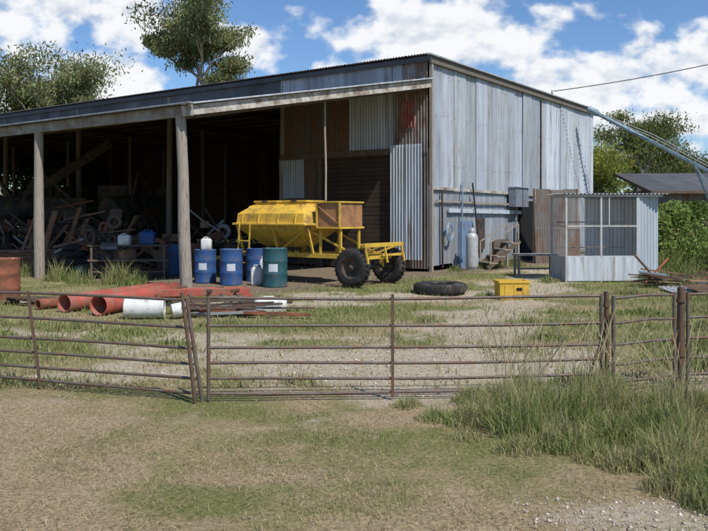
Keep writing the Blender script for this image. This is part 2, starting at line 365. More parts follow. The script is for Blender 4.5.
tree('gum_tree',(26,72,0),7.8,7,2,12000,.15,(.12,.15,.06),seed=43,clump=1.3)
tree('gum_tree',(16.0,66,0),7.0,6,1.5,9000,.15,(.12,.15,.06),seed=47,clump=1.3)
def foliage_mass(name,pts,nleaf,leaf,col,seed):
    rs=np.random.RandomState(seed); P=np.array(pts,float); i=rs.randint(0,len(P),nleaf)
    d=rs.randn(nleaf,3);d/=np.linalg.norm(d,axis=1)[:,None]; C=P[i,:3]+d*(P[i,3:6])*(.45+.7*rs.rand(nleaf))[:,None]; C[:,2]=np.abs(C[:,2])
    a=rs.randn(nleaf,3);a/=np.linalg.norm(a,axis=1)[:,None]; b_=np.cross(a,rs.randn(nleaf,3));b_/=np.linalg.norm(b_,axis=1)[:,None]
    s_=(leaf*(.5+rs.rand(nleaf)))[:,None]
    V=np.stack([C+a*s_,C+b_*s_*.45,C-a*s_,C-b_*s_*.45],1).reshape(-1,3)
    cb=np.array(col)*(.65+.7*rs.rand(len(P)))[i][:,None]*(.7+.6*rs.rand(nleaf))[:,None]
    return np_mesh(name,V,[np.arange(nleaf*4).reshape(-1,4)],np.repeat(cb,4,axis=0),M['leaf'])
pts=[]
for k in range(90):
    X=random.uniform(-190,150);Y=random.uniform(150,185);r=random.uniform(3,6);pts.append((X,Y,r*.7,r*1.3,r,r))
foliage_mass('distant_trees',pts,26000,.8,(.11,.14,.085),5)
pts=[(-30+random.uniform(-14,10),58+random.uniform(-4,4),random.uniform(1,4.5),2.2,2,2.2) for _ in range(30)]
foliage_mass('shrub_thicket',pts,18000,.2,(.15,.2,.065),6)
pts=[(9.3,23.2,.7,.7,.6,.7),(9.8,23.8,1.2,.8,.7,.75),(10.6,24,1.1,.8,.7,.8),(9.0,23.9,1.0,.5,.5,.7),(11.5,24.4,.8,.8,.8,.8),(10.2,22.8,.5,.8,.5,.5),(12.4,25,1,.9,.8,.9),(9.9,23.9,1.8,.5,.4,.4),(9.2,23.3,1.5,.35,.3,.4),(8.9,24.6,1.9,.4,.4,.4),(10.8,24.4,1.9,.5,.4,.35)]
foliage_mass('green_bush',pts,15000,.06,(.19,.25,.07),8)
pts=[(16+random.uniform(-3,8),49+random.uniform(-2,3),random.uniform(.6,2.6),1.6,1.2,1.3) for _ in range(22)]
foliage_mass('shrub_thicket',pts,13000,.16,(.17,.22,.07),16)

# ------------------------------------------------------------------ SHED
shed=empty('corrugated_farm_shed',(P0[0],P0[1],0),ROT)
HT=6.69; DEP=15.5; LEN=42
def wallsheets(mb,axis,start,end,z0,z1,fixed,nrm,mat,w=.8,jit=.03,tones=(.8,1.15),zj=.04,tonef=None,blue=1.0):
    p=start
    while p<end-.05:
        ww=min(w,end-p); tn=random.uniform(*tones) if tonef is None else tonef(p)
        a=(1,0,0) if axis=='x' else (0,1,0); off=random.uniform(0,jit)
        n=Vector(nrm)
        o=Vector((p,fixed,z0+random.uniform(-zj,zj))) if axis=='x' else Vector((fixed,p,z0+random.uniform(-zj,zj)))
        o=o+n*off
        h=Vector((0,0,z1-o.z))+n*random.uniform(0,.02)
        mb.corr(o,a,h,n,ww+.04,mat,col=(tn*random.uniform(.97,1.0),tn,tn*random.uniform(.97,1.04)*blue))
        p+=ww
mb=MB()
def tf(p):
    b_=.96 if p<9 else 1.26
    return b_*random.uniform(.82,1.12)
wallsheets(mb,'x',0,DEP,2.62,HT-.04,-.02,(0,-1,0),M['galv'],tonef=tf,zj=.06,jit=.045)
wallsheets(mb,'x',.0,DEP,.12,2.75,.03,(0,-1,0),M['galv'],tones=(.55,1.0),zj=.08)
mb.build('side_wall',shed)
mb=MB()
mb.beam((0,-.05,2.66),(8.6,-.05,2.6),.05,.09,M['timber_pale']); mb.beam((1.2,-.08,1.95),(7,-.08,1.9),.04,.14,M['white'],col=(.75,.85,1.0))
mb.beam((.4,-.07,2.25),(6.2,-.07,2.2),.04,.07,M['timber'])
mb.beam((.05,-.09,0),(.05,-.09,HT-.1),.1,.1,M['timber'])
mb.beam((9.0,-.08,2.5),(9.0,-.08,HT-.2),.05,.05,M['darkmetal'])
mb.beam((.75,-.1,.1),(.72,-.1,2.6),.05,.05,M['darkmetal'])
mb.box((7.7,-.02,1.2),(1.5,.14,2.3),M['hole']); mb.box((2.4,-.05,.8),(.9,.06,1.6),M['bluegrey'],col=(.7,.8,1.0))
mb.box((3.6,-.06,1.15),(.5,.05,1.1),M['darkmetal']);mb.box((5.2,-.06,.5),(1.2,.05,.8),M['galv_old'],col=(.5,.5,.5))
mb.build('wall_trim',shed)
mb=MB()
for zz in (3.4,5.0,6.3):
    for k in range(60):
        if random.random()<.75: mb.box((.15+k*.257+random.uniform(-.03,.03),-.072,zz+random.uniform(-.02,.02)),(.018,.012,.02),M['steel'])
mb.build('roofing_screws',shed)
mb=MB()
mb.beam((-.15,-.14,HT+.0),(DEP+.2,-.14,HT+.0),.05,.22,M['timber'],col=(.5,.5,.5))
mb.beam((-.25,-.17,HT+.14),(DEP+.3,-.17,HT+.14),.14,.05,M['galv'])
mb.beam((-.14,-.2,HT+.02),(-.14,LEN,HT+.02),.05,.16,M['roofdark'],col=(.5,.5,.5))
mb.build('barge_boards',shed,bevel=.005)
mb=MB()
for i in range(53):
    tn=random.uniform(.8,1.2); t0=-.1+i*.8
    mb.corr((-.22,t0,HT+.17),(0,1,0),(DEP+.5,0,.02),(0,0,1),.82,M['roofdark'],col=(tn,tn,tn))
mb.build('roof',shed)
mb=MB()
wallsheets(mb,'y',0,.9,5.95,HT-.02,-.02,(-1,0,0),M['galv_old'],w=.45,tones=(.9,1.1))
wallsheets(mb,'y',.9,6.1,5.95,HT-.02,-.02,(-1,0,0),M['galv'],tones=(.75,1.05),blue=1.05)
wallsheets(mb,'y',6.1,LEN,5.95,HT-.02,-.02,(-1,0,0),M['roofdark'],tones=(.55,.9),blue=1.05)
wallsheets(mb,'y',0,1.3,3.75,5.98,-.01,(-1,0,0),M['galv_old'],tones=(.9,1.1))
wallsheets(mb,'y',1.3,3.05,3.8,5.98,-.01,(-1,0,0),M['galv'],tones=(.95,1.15))
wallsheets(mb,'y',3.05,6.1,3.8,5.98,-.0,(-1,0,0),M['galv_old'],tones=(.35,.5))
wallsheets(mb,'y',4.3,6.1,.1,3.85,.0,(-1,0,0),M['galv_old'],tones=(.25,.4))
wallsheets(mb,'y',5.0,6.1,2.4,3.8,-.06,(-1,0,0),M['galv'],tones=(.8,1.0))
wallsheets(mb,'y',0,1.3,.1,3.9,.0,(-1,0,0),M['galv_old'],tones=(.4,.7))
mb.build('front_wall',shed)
mb=MB(); mb.corr((-.07,.45,4.6),(0,1,0),(0,0,.85),(-1,0,0),.55,M['red'],pitch=.11,amp=.02,col=(.7,.7,.7)); mb.build('red_patch_sheet',shed)
mb=MB()
for i in range(26):
    z0=.05+i*.145; tn=random.uniform(.85,1.1)
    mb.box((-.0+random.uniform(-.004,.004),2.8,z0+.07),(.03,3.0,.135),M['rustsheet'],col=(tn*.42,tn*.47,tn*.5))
mb.beam((-.05,1.28,0),(-.05,1.28,3.85),.12,.12,M['timber_dark']);mb.beam((-.05,4.3,0),(-.05,4.3,3.85),.12,.12,M['timber_dark'])
mb.beam((-.05,1.2,3.86),(-.05,6.1,3.86),.12,.2,M['timber_dark'])
mb.build('roller_door',shed)
mb=MB(); wallsheets(mb,'y',.12,1.28,.35,4.05,-.16,(-1,0,0),M['galv'],w=.6,tones=(1.0,1.2))
mb.build('loose_sheets',shed)
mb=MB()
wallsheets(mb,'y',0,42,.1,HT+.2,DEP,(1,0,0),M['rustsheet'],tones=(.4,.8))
wallsheets(mb,'x',0,DEP,.1,HT+.16,6.15,(0,-1,0),M['rustsheet'],tones=(.4,.8))  # cross partition added to keep the open bay dark
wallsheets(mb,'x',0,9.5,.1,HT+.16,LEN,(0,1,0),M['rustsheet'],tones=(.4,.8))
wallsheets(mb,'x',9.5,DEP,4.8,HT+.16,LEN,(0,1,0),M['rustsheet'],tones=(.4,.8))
mb.build('added_partition_and_back_walls',shed)
mb=MB()
for i in range(1,7):
    t=6.1*i
    for s in (0,7.7,DEP-.15): mb.tube([(s,t,-.1),(s+random.uniform(-.05,.05),t+random.uniform(-.08,.08),HT-.1)],[.13,.11],M['timber'],n=10,col=(.8,.8,.8))
    mb.beam((0,t,HT-.2),(DEP,t,HT-.2),.12,.25,M['timber_dark'])
for s in np.arange(.6,DEP,1.4): mb.beam((s,0,HT+.05),(s,LEN,HT+.05),.06,.12,M['timber_dark'])
mb.beam((0.1,6,5.9),(0.1,LEN,5.9),.12,.3,M['timber_dark'])
mb.build('main_frame',shed,bevel=.008)
mb=MB()
TE=[1.81+6.08*i for i in range(7)]
for i,t in enumerate(TE):
    k0=-.07 if i==0 else 0
    pts=[(-8.45,t+k0,-.15),(-8.46,t+.02,1.4),(-8.43,t+.08,2.8),(-8.45,t+.15 if i==0 else t+.04,4.2)]
    mb.tube(pts,[.15,.145,.13,.125],M['timber'],n=14)
mb.build('front_posts',shed)
mb=MB()
def lz(s): return 6.08+(6.08-4.42)/8.5*s
mb.beam((-8.5,1.5,4.29),(-8.5,LEN,4.29),.07,.27,M['timber_pale'],col=(.62,.62,.62))
mb.beam((-8.62,1.4,4.45),(-8.62,LEN,4.45),.14,.04,M['galv'],col=(.7,.7,.7))
mb.beam((-8.6,1.72,4.27),(-.05,-.12,5.93),.06,.24,M['timber_pale'],col=(1.05,1.05,1.05))
mb.beam((-8.65,1.68,4.43),(-.05,-.17,6.09),.16,.04,M['galv'],col=(1.1,1.1,1.1))
mb.build('lean_to_fascia',shed,bevel=.006)
mb=MB()
for i,t in enumerate(TE):
    t2=max(t-1.7,.15) if i==0 else t
    mb.beam((-8.45,t+.08,4.2),(0,t2,5.86),.09,.2,M['timber_dark'])
for s in np.arange(-8.1,-.2,1.15):
    t0=1.75+(s+8.5)*(-.215); mb.beam((s,t0,lz(s)-.1),(s,LEN,lz(s)-.1),.06,.1,M['timber_dark'])
mb.build('lean_to_rafters',shed)
mb=MB()
t=1.7
while t<LEN:
    tn=random.uniform(.8,1.2); mb.corr((-8.65,t,lz(-8.65)+.02),(0,1,0),(8.65,0,lz(0)-lz(-8.65)),(-.19,0,.98),.82,M['roofdark'],col=(tn,tn,tn)); t+=.8
for k in range(8):
    s0=-8.65+k*1.08; tE=1.66-(s0+8.65)*.215; s1=-8.65+(k+1)*1.08; tE2=1.66-(s1+8.65)*.215
    if k==7:s1=-.02
    mb.add([(s0,tE,lz(s0)+.02),(s0,1.72,lz(s0)+.02),(s1,1.72,lz(s1)+.02),(s1,tE2,lz(s1)+.02)],[(0,1,2,3)],M['roofdark'])
mb.build('lean_to_roof',shed)
mb=MB()
mb.box((6.43,-.24,2.47),(1.15,.3,.72),M['grey'],col=(.75,.8,.9)); mb.box((6.43,-.26,2.85),(1.2,.36,.03),M['galv'])
mb.box((6.43,-.4,2.47),(.02,.02,.66),M['darkmetal'])
mb.beam((6.43,-.12,0),(6.43,-.12,2.1),.05,.05,M['grey'])
mb.tube([(2.0,-.14,.2),(2.0,-.16,2.3),(2.03,-.14,2.9)],.025,M['bluegrey'])
mb.tube([(3.3,-.15,.3),(2.95,-.17,1.9),(2.7,-.18,2.9)],.03,M['darkmetal'])
for a_,r_ in ((1.1,.3),(1.1,.26),(1.12,.22)):
    mb.tube([(a_+r_*math.cos(q)*.8,-.18,1.25+r_*math.sin(q)) for q in np.linspace(0,6.28,20)],.022,M['bluegrey'],n=6)
mb.build('meter_box_and_pipes',shed)

# ------------------------------------------------------------------ gates and fence
def rail_gate(name,a,b_,zs,mids,r=.0145,rend=.018,leans=(0,0),sag=0.0):
    a=Vector(a);b_=Vector(b_);mb=MB();d=b_-a
    for z in zs:
        pts=[];ph=random.random()*6;am=random.uniform(.002,.008)
        for k in range(17):
            q=k/16; pts.append(a+d*q+Vector((leans[0]*(z)*(1-q)+leans[1]*z*q+0,0,z-sag*math.sin(q*math.pi)+am*math.sin(ph+q*7))))
        mb.tube(pts,r,M['gatesteel'],n=10)
    for q,ln,rr in [(0,leans[0],rend),(1,leans[1],rend)]:
        p=a+d*q; mb.tube([p+Vector((0,0,.02)),p+Vector((ln*max(zs)*1.02,0,max(zs)+.02))],rr,M['gatesteel'],n=10)
    for q,ln in mids:
        p=a+d*q+Vector((0,-.022,0)); mb.beam(p+Vector((0,0,.03)),p+Vector((ln,0,max(zs)+.03)),.03,.012,M['steel'])
    return mb.build(name)
Z=[1.0,.735,.525,.375,.225,.085]
rail_gate('farm_gate',(-1.40,7.41,0),(2.44,7.60,0),Z,[(.462,0.0)],sag=.014)
rail_gate('farm_gate',(-5.3,8.66,0),(-1.46,7.40,0),[z*.985 for z in Z],[(.535,-.13)],leans=(0,-.15),sag=.0)
rail_gate('farm_gate',(2.60,7.72,0),(3.36,8.08,0),[.97,.72,.5,.3,.12],[],sag=.0)
rail_gate('farm_gate',(3.52,8.12,0),(7.2,8.9,0),[.97,.72,.5,.3,.12],[(.5,0)],sag=.01)
def post(name,x,y,h,r,lean=0,mat='steel'):
    mb=MB()
    mb.tube([(0,0,-.1),(lean*.5,0,h*.5),(lean,0,h)],[r*1.05,r,r*.97],M[mat],n=12)
    mb.tube([(lean*.3-.0,-.0,h*.3),(lean*.3,0,h*.3+.03)],r*1.3,M['steel'],n=12)
    mb.tube([(lean*.85-.0,-.0,h*.85),(lean*.85,0,h*.85+.03)],r*1.3,M['steel'],n=12)
    mb.build(name,loc=(x,y,0))
post('fence_post',2.52,7.66,1.04,.026,-.01)
post('fence_post',3.44,8.12,1.04,.04,.01)
post('fence_post',-1.50,7.33,1.06,.018,-.14)
post('fence_post',-5.4,8.70,1.1,.05)
mb=MB(); mb.tube([(2.47,7.6,.2),(2.40,7.55,.5),(2.56,7.6,.85)],.006,M['steel'],n=5); mb.tube([(2.3,7.7,.05),(2.5,7.72,.6),(2.56,7.7,.8)],.012,M['steel'],n=6)
mb.tube([(2.55,7.62,.78)]+[(2.52+.045*math.cos(a),7.66+.045*math.sin(a),.75+.004*a) for a in np.linspace(0,18,40)],.004,M['steel'],n=5)
mb.build('gate_chain')

# ------------------------------------------------------------------ seeder cart
cart=empty('seeder_cart',(.44,19.7,0),math.atan2(.584,-.812))
def wheel(mb,c,axis,r,w,rim):
    prof=[(r*.55,-w*.42),(r*.78,-w*.5),(r*.95,-w*.42),(r,-w*.25),(r,w*.25),(r*.95,w*.42),(r*.78,w*.5),(r*.55,w*.42)]
    mb.lathe(prof,c,axis,M['rubber'],n=32)
    ax=Vector(axis).normalized(); up=Vector((0,0,1)); sd=ax.cross(up)
    for k in range(26):
        a=6.283*k/26; rad=up*math.cos(a)+sd*math.sin(a); tg=ax.cross(rad)
        p=Vector(c)+rad*(r+.001)
        mb.beam(p-ax*w*.4+tg*.03,p-tg*.02,.03,.012,M['rubber']);mb.beam(p+tg*-.02+ax*.01,p+ax*w*.4+tg*.03,.03,.012,M['rubber'])
    mb.lathe([(r*.56,-w*.36),(r*.5,-w*.3),(r*.45,-w*.1),(r*.18,-w*.08),(r*.16,-w*.3),(.001,-w*.3)],c,axis,rim,n=24)
    mb.lathe([(r*.56,w*.36),(r*.5,w*.3),(r*.45,w*.1),(r*.18,w*.08),(r*.16,w*.3),(.001,w*.3)],c,axis,rim,n=24)
mb=MB()
def ring(cx,cz,a,b_,c_=.16):
    c1=min(c_,a*.5,b_*.5)
    return [(cx+a-c1,-b_,cz),(cx+a,-b_+c1,cz),(cx+a,b_-c1,cz),(cx+a-c1,b_,cz),(cx-a+c1,b_,cz),(cx-a,b_-c1,cz),(cx-a,-b_+c1,cz),(cx-a+c1,-b_,cz)]
lev=[(.93,.75,.16),(.98,.85,.24),(1.42,1.38,.72),(1.52,1.40,.76),(1.525,1.49,.86),(1.58,1.49,.86),(1.585,1.40,.78),(1.84,1.38,.75),(2.03,1.14,.50),(2.08,1.10,.45)]
vs=[];n=8
for z,a,b_ in lev: vs+=ring(2.8,z,a,b_,.2)
fs=[(i*n+k,i*n+(k+1)%n,(i+1)*n+(k+1)%n,(i+1)*n+k) for i in range(len(lev)-1) for k in range(n)]
mb.add(vs,fs,M['yellow']); mb.add(vs[:n],[tuple(range(n))[::-1]],M['yellow']); mb.add(vs[-n:],[tuple(range(n))],M['yellow'])
for xx in (1.85,2.45,3.15,3.75):
    mb.beam((xx,.84,1.58),(xx,.77,1.84),.04,.03,M['yellow']);mb.beam((xx,.8,1.52),(xx,.30,1.00),.04,.03,M['yellow'])
    mb.beam((xx,.77,1.84),(xx,.49,2.05),.035,.02,M['yellow'])
for cx in (2.25,3.3):
    mb.box((cx,0,2.11),(.8,.72,.06),M['yellow']); mb.box((cx,0,2.17),(.86,.78,.05),M['yellow']); mb.beam((cx-.1,.4,2.18),(cx+.1,.4,2.18),.04,.05,M['darkmetal'])
mb.build('tank',cart,bevel=.02)
mb=MB()
mb.box((.92,.1,1.80),(.72,1.0,.60),M['orange_rust'],col=(1.1,1,1)); mb.box((.92,.1,2.13),(.8,1.08,.04),M['yellow'])
mb.box((.92,.1,1.47),(.8,1.08,.05),M['yellow'])
for xx in(.55,1.29): mb.beam((xx,.62,1.46),(xx,.62,2.13),.05,.04,M['yellow'])
mb.beam((.55,.625,1.56),(1.29,.625,2.06),.03,.02,M['orange_rust'])
for xx in(.6,1.25):
    for yy in(-.3,.5): mb.beam((xx,yy,.75),(xx,yy,1.46),.06,.06,M['yellow'])
mb.build('rear_box',cart,bevel=.005)
mb=MB()
for yy in(-.5,.5):
    mb.beam((-.25,yy,.74),(4.4,yy,.74),.08,.12,M['yellow'])
    for xx in(1.5,2.7,4.0): mb.beam((xx,yy,.78),(xx,yy*1.5,1.52),.06,.06,M['yellow'])
    mb.beam((.2,yy,.8),(1.5,yy,1.35),.05,.05,M['yellow']);mb.beam((2.7,yy,.8),(1.5,yy*1.3,1.5),.05,.05,M['yellow'])
for xx in(-.25,1.5,2.7,4.3): mb.beam((xx,-.52,.74),(xx,.52,.74),.08,.1,M['yellow'])
mb.beam((-.4,-.85,1.05),(-.4,.9,1.05),.09,.1,M['yellow']);mb.beam((-.4,-.85,.78),(-.2,.5,.78),.06,.06,M['yellow'])
for yy in (-.8,0,.85):
    mb.beam((-.4,yy,1.04),(-.5,yy,.6),.05,.04,M['yellow']); mb.beam((-.4,yy,1.05),(.25,yy*.6,.78),.05,.05,M['yellow'])
mb.tube([(0,-.75,.47),(0,.75,.47)],.04,M['darkmetal'])
for yy in(-.5,.5): mb.beam((0,yy,.45),(0,yy,.74),.08,.08,M['yellow'])
mb.beam((4.3,0,.74),(5.7,0,.5),.09,.09,M['yellow']);mb.beam((4.3,.45,.74),(5.2,.04,.6),.06,.06,M['yellow']);mb.beam((4.3,-.45,.74),(5.2,-.04,.6),.06,.06,M['yellow'])
mb.tube([(5.5,0,.0),(5.5,0,.6)],.035,M['darkmetal'])
for k in range(6): mb.tube([(2.0+k*.28,.1,.95),(1.8+k*.28,.3,.7),(1.2+k*.2,.45,.5)],.025,M['rubber'],n=6)
for zz in (.5,.8,1.1): mb.beam((3.4,.95,zz),(3.8,.95,zz),.04,.03,M['yellow'])
for xx in(3.4,3.8): mb.beam((xx,.95,.4),(xx,.88,1.56),.04,.03,M['yellow'])
mb.build('chassis',cart,bevel=.004)
mb=MB(); wheel(mb,(0,.82,.49),(0,1,0),.485,.26,M['darkmetal']); wheel(mb,(0,-.82,.49),(0,1,0),.485,.26,M['darkmetal'])
wheel(mb,(3.9,.7,.37),(0,1,0),.36,.2,M['darkmetal']); wheel(mb,(3.9,-.7,.37),(0,1,0),.36,.2,M['darkmetal'])
mb.tube([(3.9,-.7,.36),(3.9,.7,.36)],.035,M['darkmetal'])
mb.build('wheels',cart)
mb=MB(); mb.tube([(-.83,22,5.3),(-.83,21.97,4.2),(-.80,21.9,3.2),(-.8,21.8,2.2)],.03,M['timber'],n=8)
mb.tube([(-.83,22,5.25),(-.55,22.1,5.3)],.02,M['steel']); mb.build('hanging_pipe')

# ------------------------------------------------------------------ drums & bits
def drum(name,x,y,mat,r=.29,h=.88,label=False,rotz=0,tilt=None,z=0):
    mb=MB()
    prof=[(.0,0.01),(r*.96,0.01),(r*1.01,0),(r*1.01,.02),(r,.03)]
    for k in (1/3,2/3): prof+=[(r,h*k-.03),(r*1.035,h*k),(r,h*k+.03)]
    prof+=[(r,h-.03),(r*1.015,h-.02),(r*1.015,h),(r*.96,h),(r*.95,h-.02),(0,h-.02)]
    mb.lathe(prof,(0,0,0),(0,0,1),M[mat],n=32)
    mb.lathe([(.035,0),(.035,.02),(0,.02)],(r*.6,0,h-.02),(0,0,1),M['grey'],n=10)
    mb.lathe([(.02,0),(.02,.02),(0,.02)],(-r*.6,0,h-.02),(0,0,1),M['grey'],n=10)
    if label:
        vs=[];
        for k in range(9):
            a=-2.0+.75*k/8; vs+=[((r+.004)*math.cos(a),(r+.004)*math.sin(a),h*.4),((r+.004)*math.cos(a),(r+.004)*math.sin(a),h*.6)]
        mb.add(vs,[(2*k,2*k+2,2*k+3,2*k+1) for k in range(8)],M['label'],True)
    return mb.build(name,loc=(x,y,z),rotz=rotz,rot=tilt)
drum('blue_drum',-3.98,20.6,'blue',label=True); drum('blue_drum',-3.18,19.95,'blue',label=True,rotz=.2,h=.92); drum('blue_drum',-5.5,23.3,'blue',h=.9)
drum('teal_drum',-1.99,19.4,'teal',r=.31,h=.97,label=True)
drum('blue_drum',-2.65,21.0,'blue',r=.29,h=.9)
drum('rusty_drum',-7.15,15.75,'redrust',r=.3,h=.92)
drum('rusty_drum',-4.9,24.2,'redrust',r=.29,h=.9);drum('dark_drum',-6.0,24.6,'steel',r=.29,h=.9);drum('dark_drum',-3.6,23.2,'darkmetal',r=.29,h=.9)
def jerry(name,x,y,z,w=.3,d=.2,h=.38,mat='white',rotz=0):
    mb=MB(); vs=[]; lev=[(0,.92),(.03,1),(h*.78,1),(h*.9,.8),(h*.93,.55)]
    n=24
    for zz,sc in lev:
        for k in range(n):
            t=6.283*k/n;ct,st=math.cos(t),math.sin(t); vs.append((w/2*sc*math.copysign(abs(ct)**.4,ct),d/2*sc*math.copysign(abs(st)**.4,st),zz))
    fs=[(i*n+k,i*n+(k+1)%n,(i+1)*n+(k+1)%n,(i+1)*n+k) for i in range(4) for k in range(n)]+[tuple(range(n))[::-1],tuple(range(4*n,5*n))]
    mb.add(vs,fs,M[mat],True)
    mb.lathe([(.03,0),(.03,.05),(0,.05)],(w*.25,0,h*.92),(0,0,1),M['darkmetal'],n=10)
    mb.tube([(-w*.3,0,h*.88),(-w*.2,0,h*1.02),(w*.08,0,h*1.02),(w*.12,0,h*.9)],.014,M[mat],n=6)
    return mb.build(name,loc=(x,y,z),rotz=rotz)
jerry('plastic_jerrycan',-3.95,20.6,.87,.28,.22,.33); jerry('plastic_jerrycan',-6.5,21.8,.95,.34,.25,.32)
jerry('plastic_jerrycan',-2.5,19.8,0,.3,.22,.5); jerry('plastic_jerrycan',-2.35,20.2,.0,.26,.2,.7,'label')
jerry('plastic_jerrycan',-1.55,14.3,0,.6,.36,.28,rotz=.15)
jerry('blue_tub',-5.95,22.2,.95,.42,.35,.42,'blue')
mb=MB(); mb.box((0,0,.52),(2.2,.7,.05),M['timber_dark']); mb.box((0,0,.2),(2.1,.6,.04),M['timber_dark'])
for a_ in(-1,1):
    for b_ in(-.3,.3): mb.beam((a_,b_,0),(a_,b_,.92),.06,.06,M['timber_dark'])
for k in range(9): s_=random.uniform(.15,.3); mb.box((random.uniform(-.85,.85),random.uniform(-.15,.15),random.choice([.23,.55])+s_*.45),(s_*1.3,s_,s_*.9),M[random.choice(['darkmetal','steel','timber_brown','timber_dark'])],rot=(0,0,random.random()))
mb.box((0,0,.935),(2.2,.7,.03),M['timber_dark']); mb.build('workbench',loc=(-6.4,22,0),rotz=.1)
def pipe(name,p0,p1,r,mat,thick=.02):
    mb=MB(); p0=Vector(p0);p1=Vector(p1);ax=p1-p0;l=ax.length
    prof=[(r-thick,l*.98),(r-thick,0),(r,0)]+[(r,l*.3),(r*1.03,l*.31),(r,l*.32),(r,l*.66),(r*1.03,l*.67),(r,l*.68)]+[(r,l),(r-thick,l)]
    mb.lathe(prof,p0,ax,M[mat],n=28); mb.lathe([(r-thick,0),(0,0)],p0+ax*.3,ax,M['hole'],n=20)
    return mb.build(name)
pipe('red_pipe',(-5.35,14.2,.17),(-4.2,16.9,.17),.165,'red',.012); pipe('red_pipe',(-4.55,13.7,.19),(-3.8,16.4,.19),.18,'red',.012)
pipe('rusty_pipe',(-6.0,14.6,.1),(-4.9,16.5,.1),.1,'redrust')
drum('white_drum',-3.98,13.35,'white',r=.175,h=.68,tilt=(0,math.radians(90),.12),z=.18)
drum('white_bucket',-3.16,13.35,'white',r=.125,h=.28,tilt=(0,math.radians(80),.3),z=.13)
mb=MB()
mb.beam((-1.2,.1,.22),(.75,.8,.22),.13,.15,M['red']);mb.beam((-1.2,.1,.1),(-1.2,.9,.1),.1,.1,M['red']);mb.beam((.7,.2,.1),(.75,.9,.1),.1,.1,M['red'])
mb.beam((-1.1,.8,.2),(.5,1.3,.2),.1,.12,M['red'])
for q in (-.9,-.3,.3,.6): mb.beam((q,.15+.3*q,.22),(q+.25,-.25+.3*q,.03),.06,.04,M['steel'])
for q in (-.8,0,.5): mb.beam((q,.3,.26),(q+.1,1.1,.26),.06,.05,M['steel'])
mb.build('red_toolbar',loc=(-3.0,15.3,0),rotz=-.1,bevel=.01)
mb=MB()
for k in range(22):
    a=random.uniform(-.35,.4); c=Vector((random.uniform(-.55,.5),random.uniform(-.5,.6),.03+k*.009)); l=random.uniform(.4,1.1)
    d=Vector((math.cos(a),math.sin(a),random.uniform(-.05,.05)))*l
    mb.beam(c-d,c+d,random.choice([.04,.06,.1]),random.choice([.03,.05]),M[random.choice(['steel','darkmetal','darkmetal','grey','timber_dark','redrust'])])
mb.build('scrap_steel_pile',loc=(-2.05,13.9,0))
mb=MB()
for k in range(10):
    a=random.uniform(-.5,.6); c=Vector((random.uniform(-.6,.6),random.uniform(-.3,.3),.03+k*.012)); d=Vector((math.cos(a),math.sin(a),0))*random.uniform(.3,.9)
    mb.beam(c-d,c+d,.12,.03,M[random.choice(['timber','timber_dark','steel'])])
mb.build('scrap_timber_pile',loc=(-6.6,15.6,0))
mb=MB(); r=.6
mb.lathe([(r*.56,-.09),(r*.6,-.11),(r*.85,-.12),(r*.96,-.1),(r,-.05),(r,.05),(r*.96,.1),(r*.85,.12),(r*.6,.11),(r*.56,.09),(r*.6,.04),(r*.9,.03),(r*.9,-.03),(r*.6,-.04),(r*.56,-.09)],(0,0,.13),(0,0,1),M['rubber'],n=44)
for k in range(40):
    a=6.283*k/40; mb.beam((.6*math.cos(a),.6*math.sin(a),.06),(.6*math.cos(a+.06),.6*math.sin(a+.06),.2),.02,.03,M['rubber'])
mb.build('old_tyre',loc=(1.98,17.7,0))
mb=MB(); w,d,h=.64,.42,.4
for a_ in(-1,1): mb.box((0,a_*d/2,h/2),(w,.02,h),M['yellow']); mb.box((a_*(w/2-.011),0,h/2),(.02,d-.024,h-.004),M['yellow'])
mb.box((0,0,.03),(w-.05,d-.05,.02),M['yellow'])
for a_ in(-1,1): mb.box((0,a_*(d/2+.012),h-.03),(w+.05,.03,.05),M['yellow']); mb.box((a_*(w/2+.012),0,h-.03),(.03,d,.046),M['yellow'])
for a_ in(-.2,0,.2): mb.box((a_,-d/2-.014,h*.42),(.03,.014,h*.7),M['yellow'])
mb.box((.1,-d/2-.016,h*.55),(.12,.01,.06),M['hole'])
mb.build('yellow_crate',loc=(3.4,16.6,0),rotz=.08,bevel=.006)
mb=MB(); r=.2
mb.lathe([(.17,0),(.17,.06),(.19,.08),(r,.14),(r,1.05),(.185,1.14),(.12,1.21),(.05,1.24),(.05,1.27),(0,1.27)],(0,0,0),(0,0,1),M['grey'],n=28,col=(1.4,1.4,1.35))
mb.lathe([(.11,1.2),(.11,1.38),(.1,1.38),(.1,1.2)],(0,0,0),(0,0,1),M['grey'],n=20); mb.tube([(0,0,1.25),(0,0,1.35),(.1,0,1.35)],.02,M['darkmetal'])
mb.build('gas_cylinder',loc=(3.86,25.2,0))
mb=MB()
for k in range(4): mb.box((k*.27-.4,0,.2+k*.22),(.3,.9,.04),M['timber'])
for yy in(-.42,.42): mb.beam((-.6,yy,.03),(.55,yy,.95),.05,.14,M['timber_dark']); mb.beam((.5,yy,0),(.5,yy,.9),.06,.06,M['timber'])
for yy in(-.42,.42): mb.beam((-.5,yy,.2),(-.5,yy,.9),.04,.04,M['timber']);mb.beam((-.5,yy,.9),(.5,yy,1.5),.04,.04,M['timber']);mb.beam((.5,yy,.9),(.5,yy,1.5),.04,.04,M['timber'])
mb.build('timber_steps',loc=(4.9,26.0,0),rotz=.25)
mb=MB(); mb.box((0,0,.62),(1.25,.5,.05),M['timber_pale']);
for a_ in(-.55,.55):
    for b_ in(-.2,.2): mb.beam((a_,b_,0),(a_,b_,.6),.06,.06,M['timber'])
mb.beam((-.55,0,.2),(.55,0,.2),.05,.05,M['timber']); mb.build('timber_bench',loc=(5.4,23.0,0),rotz=.1)
mb=MB()
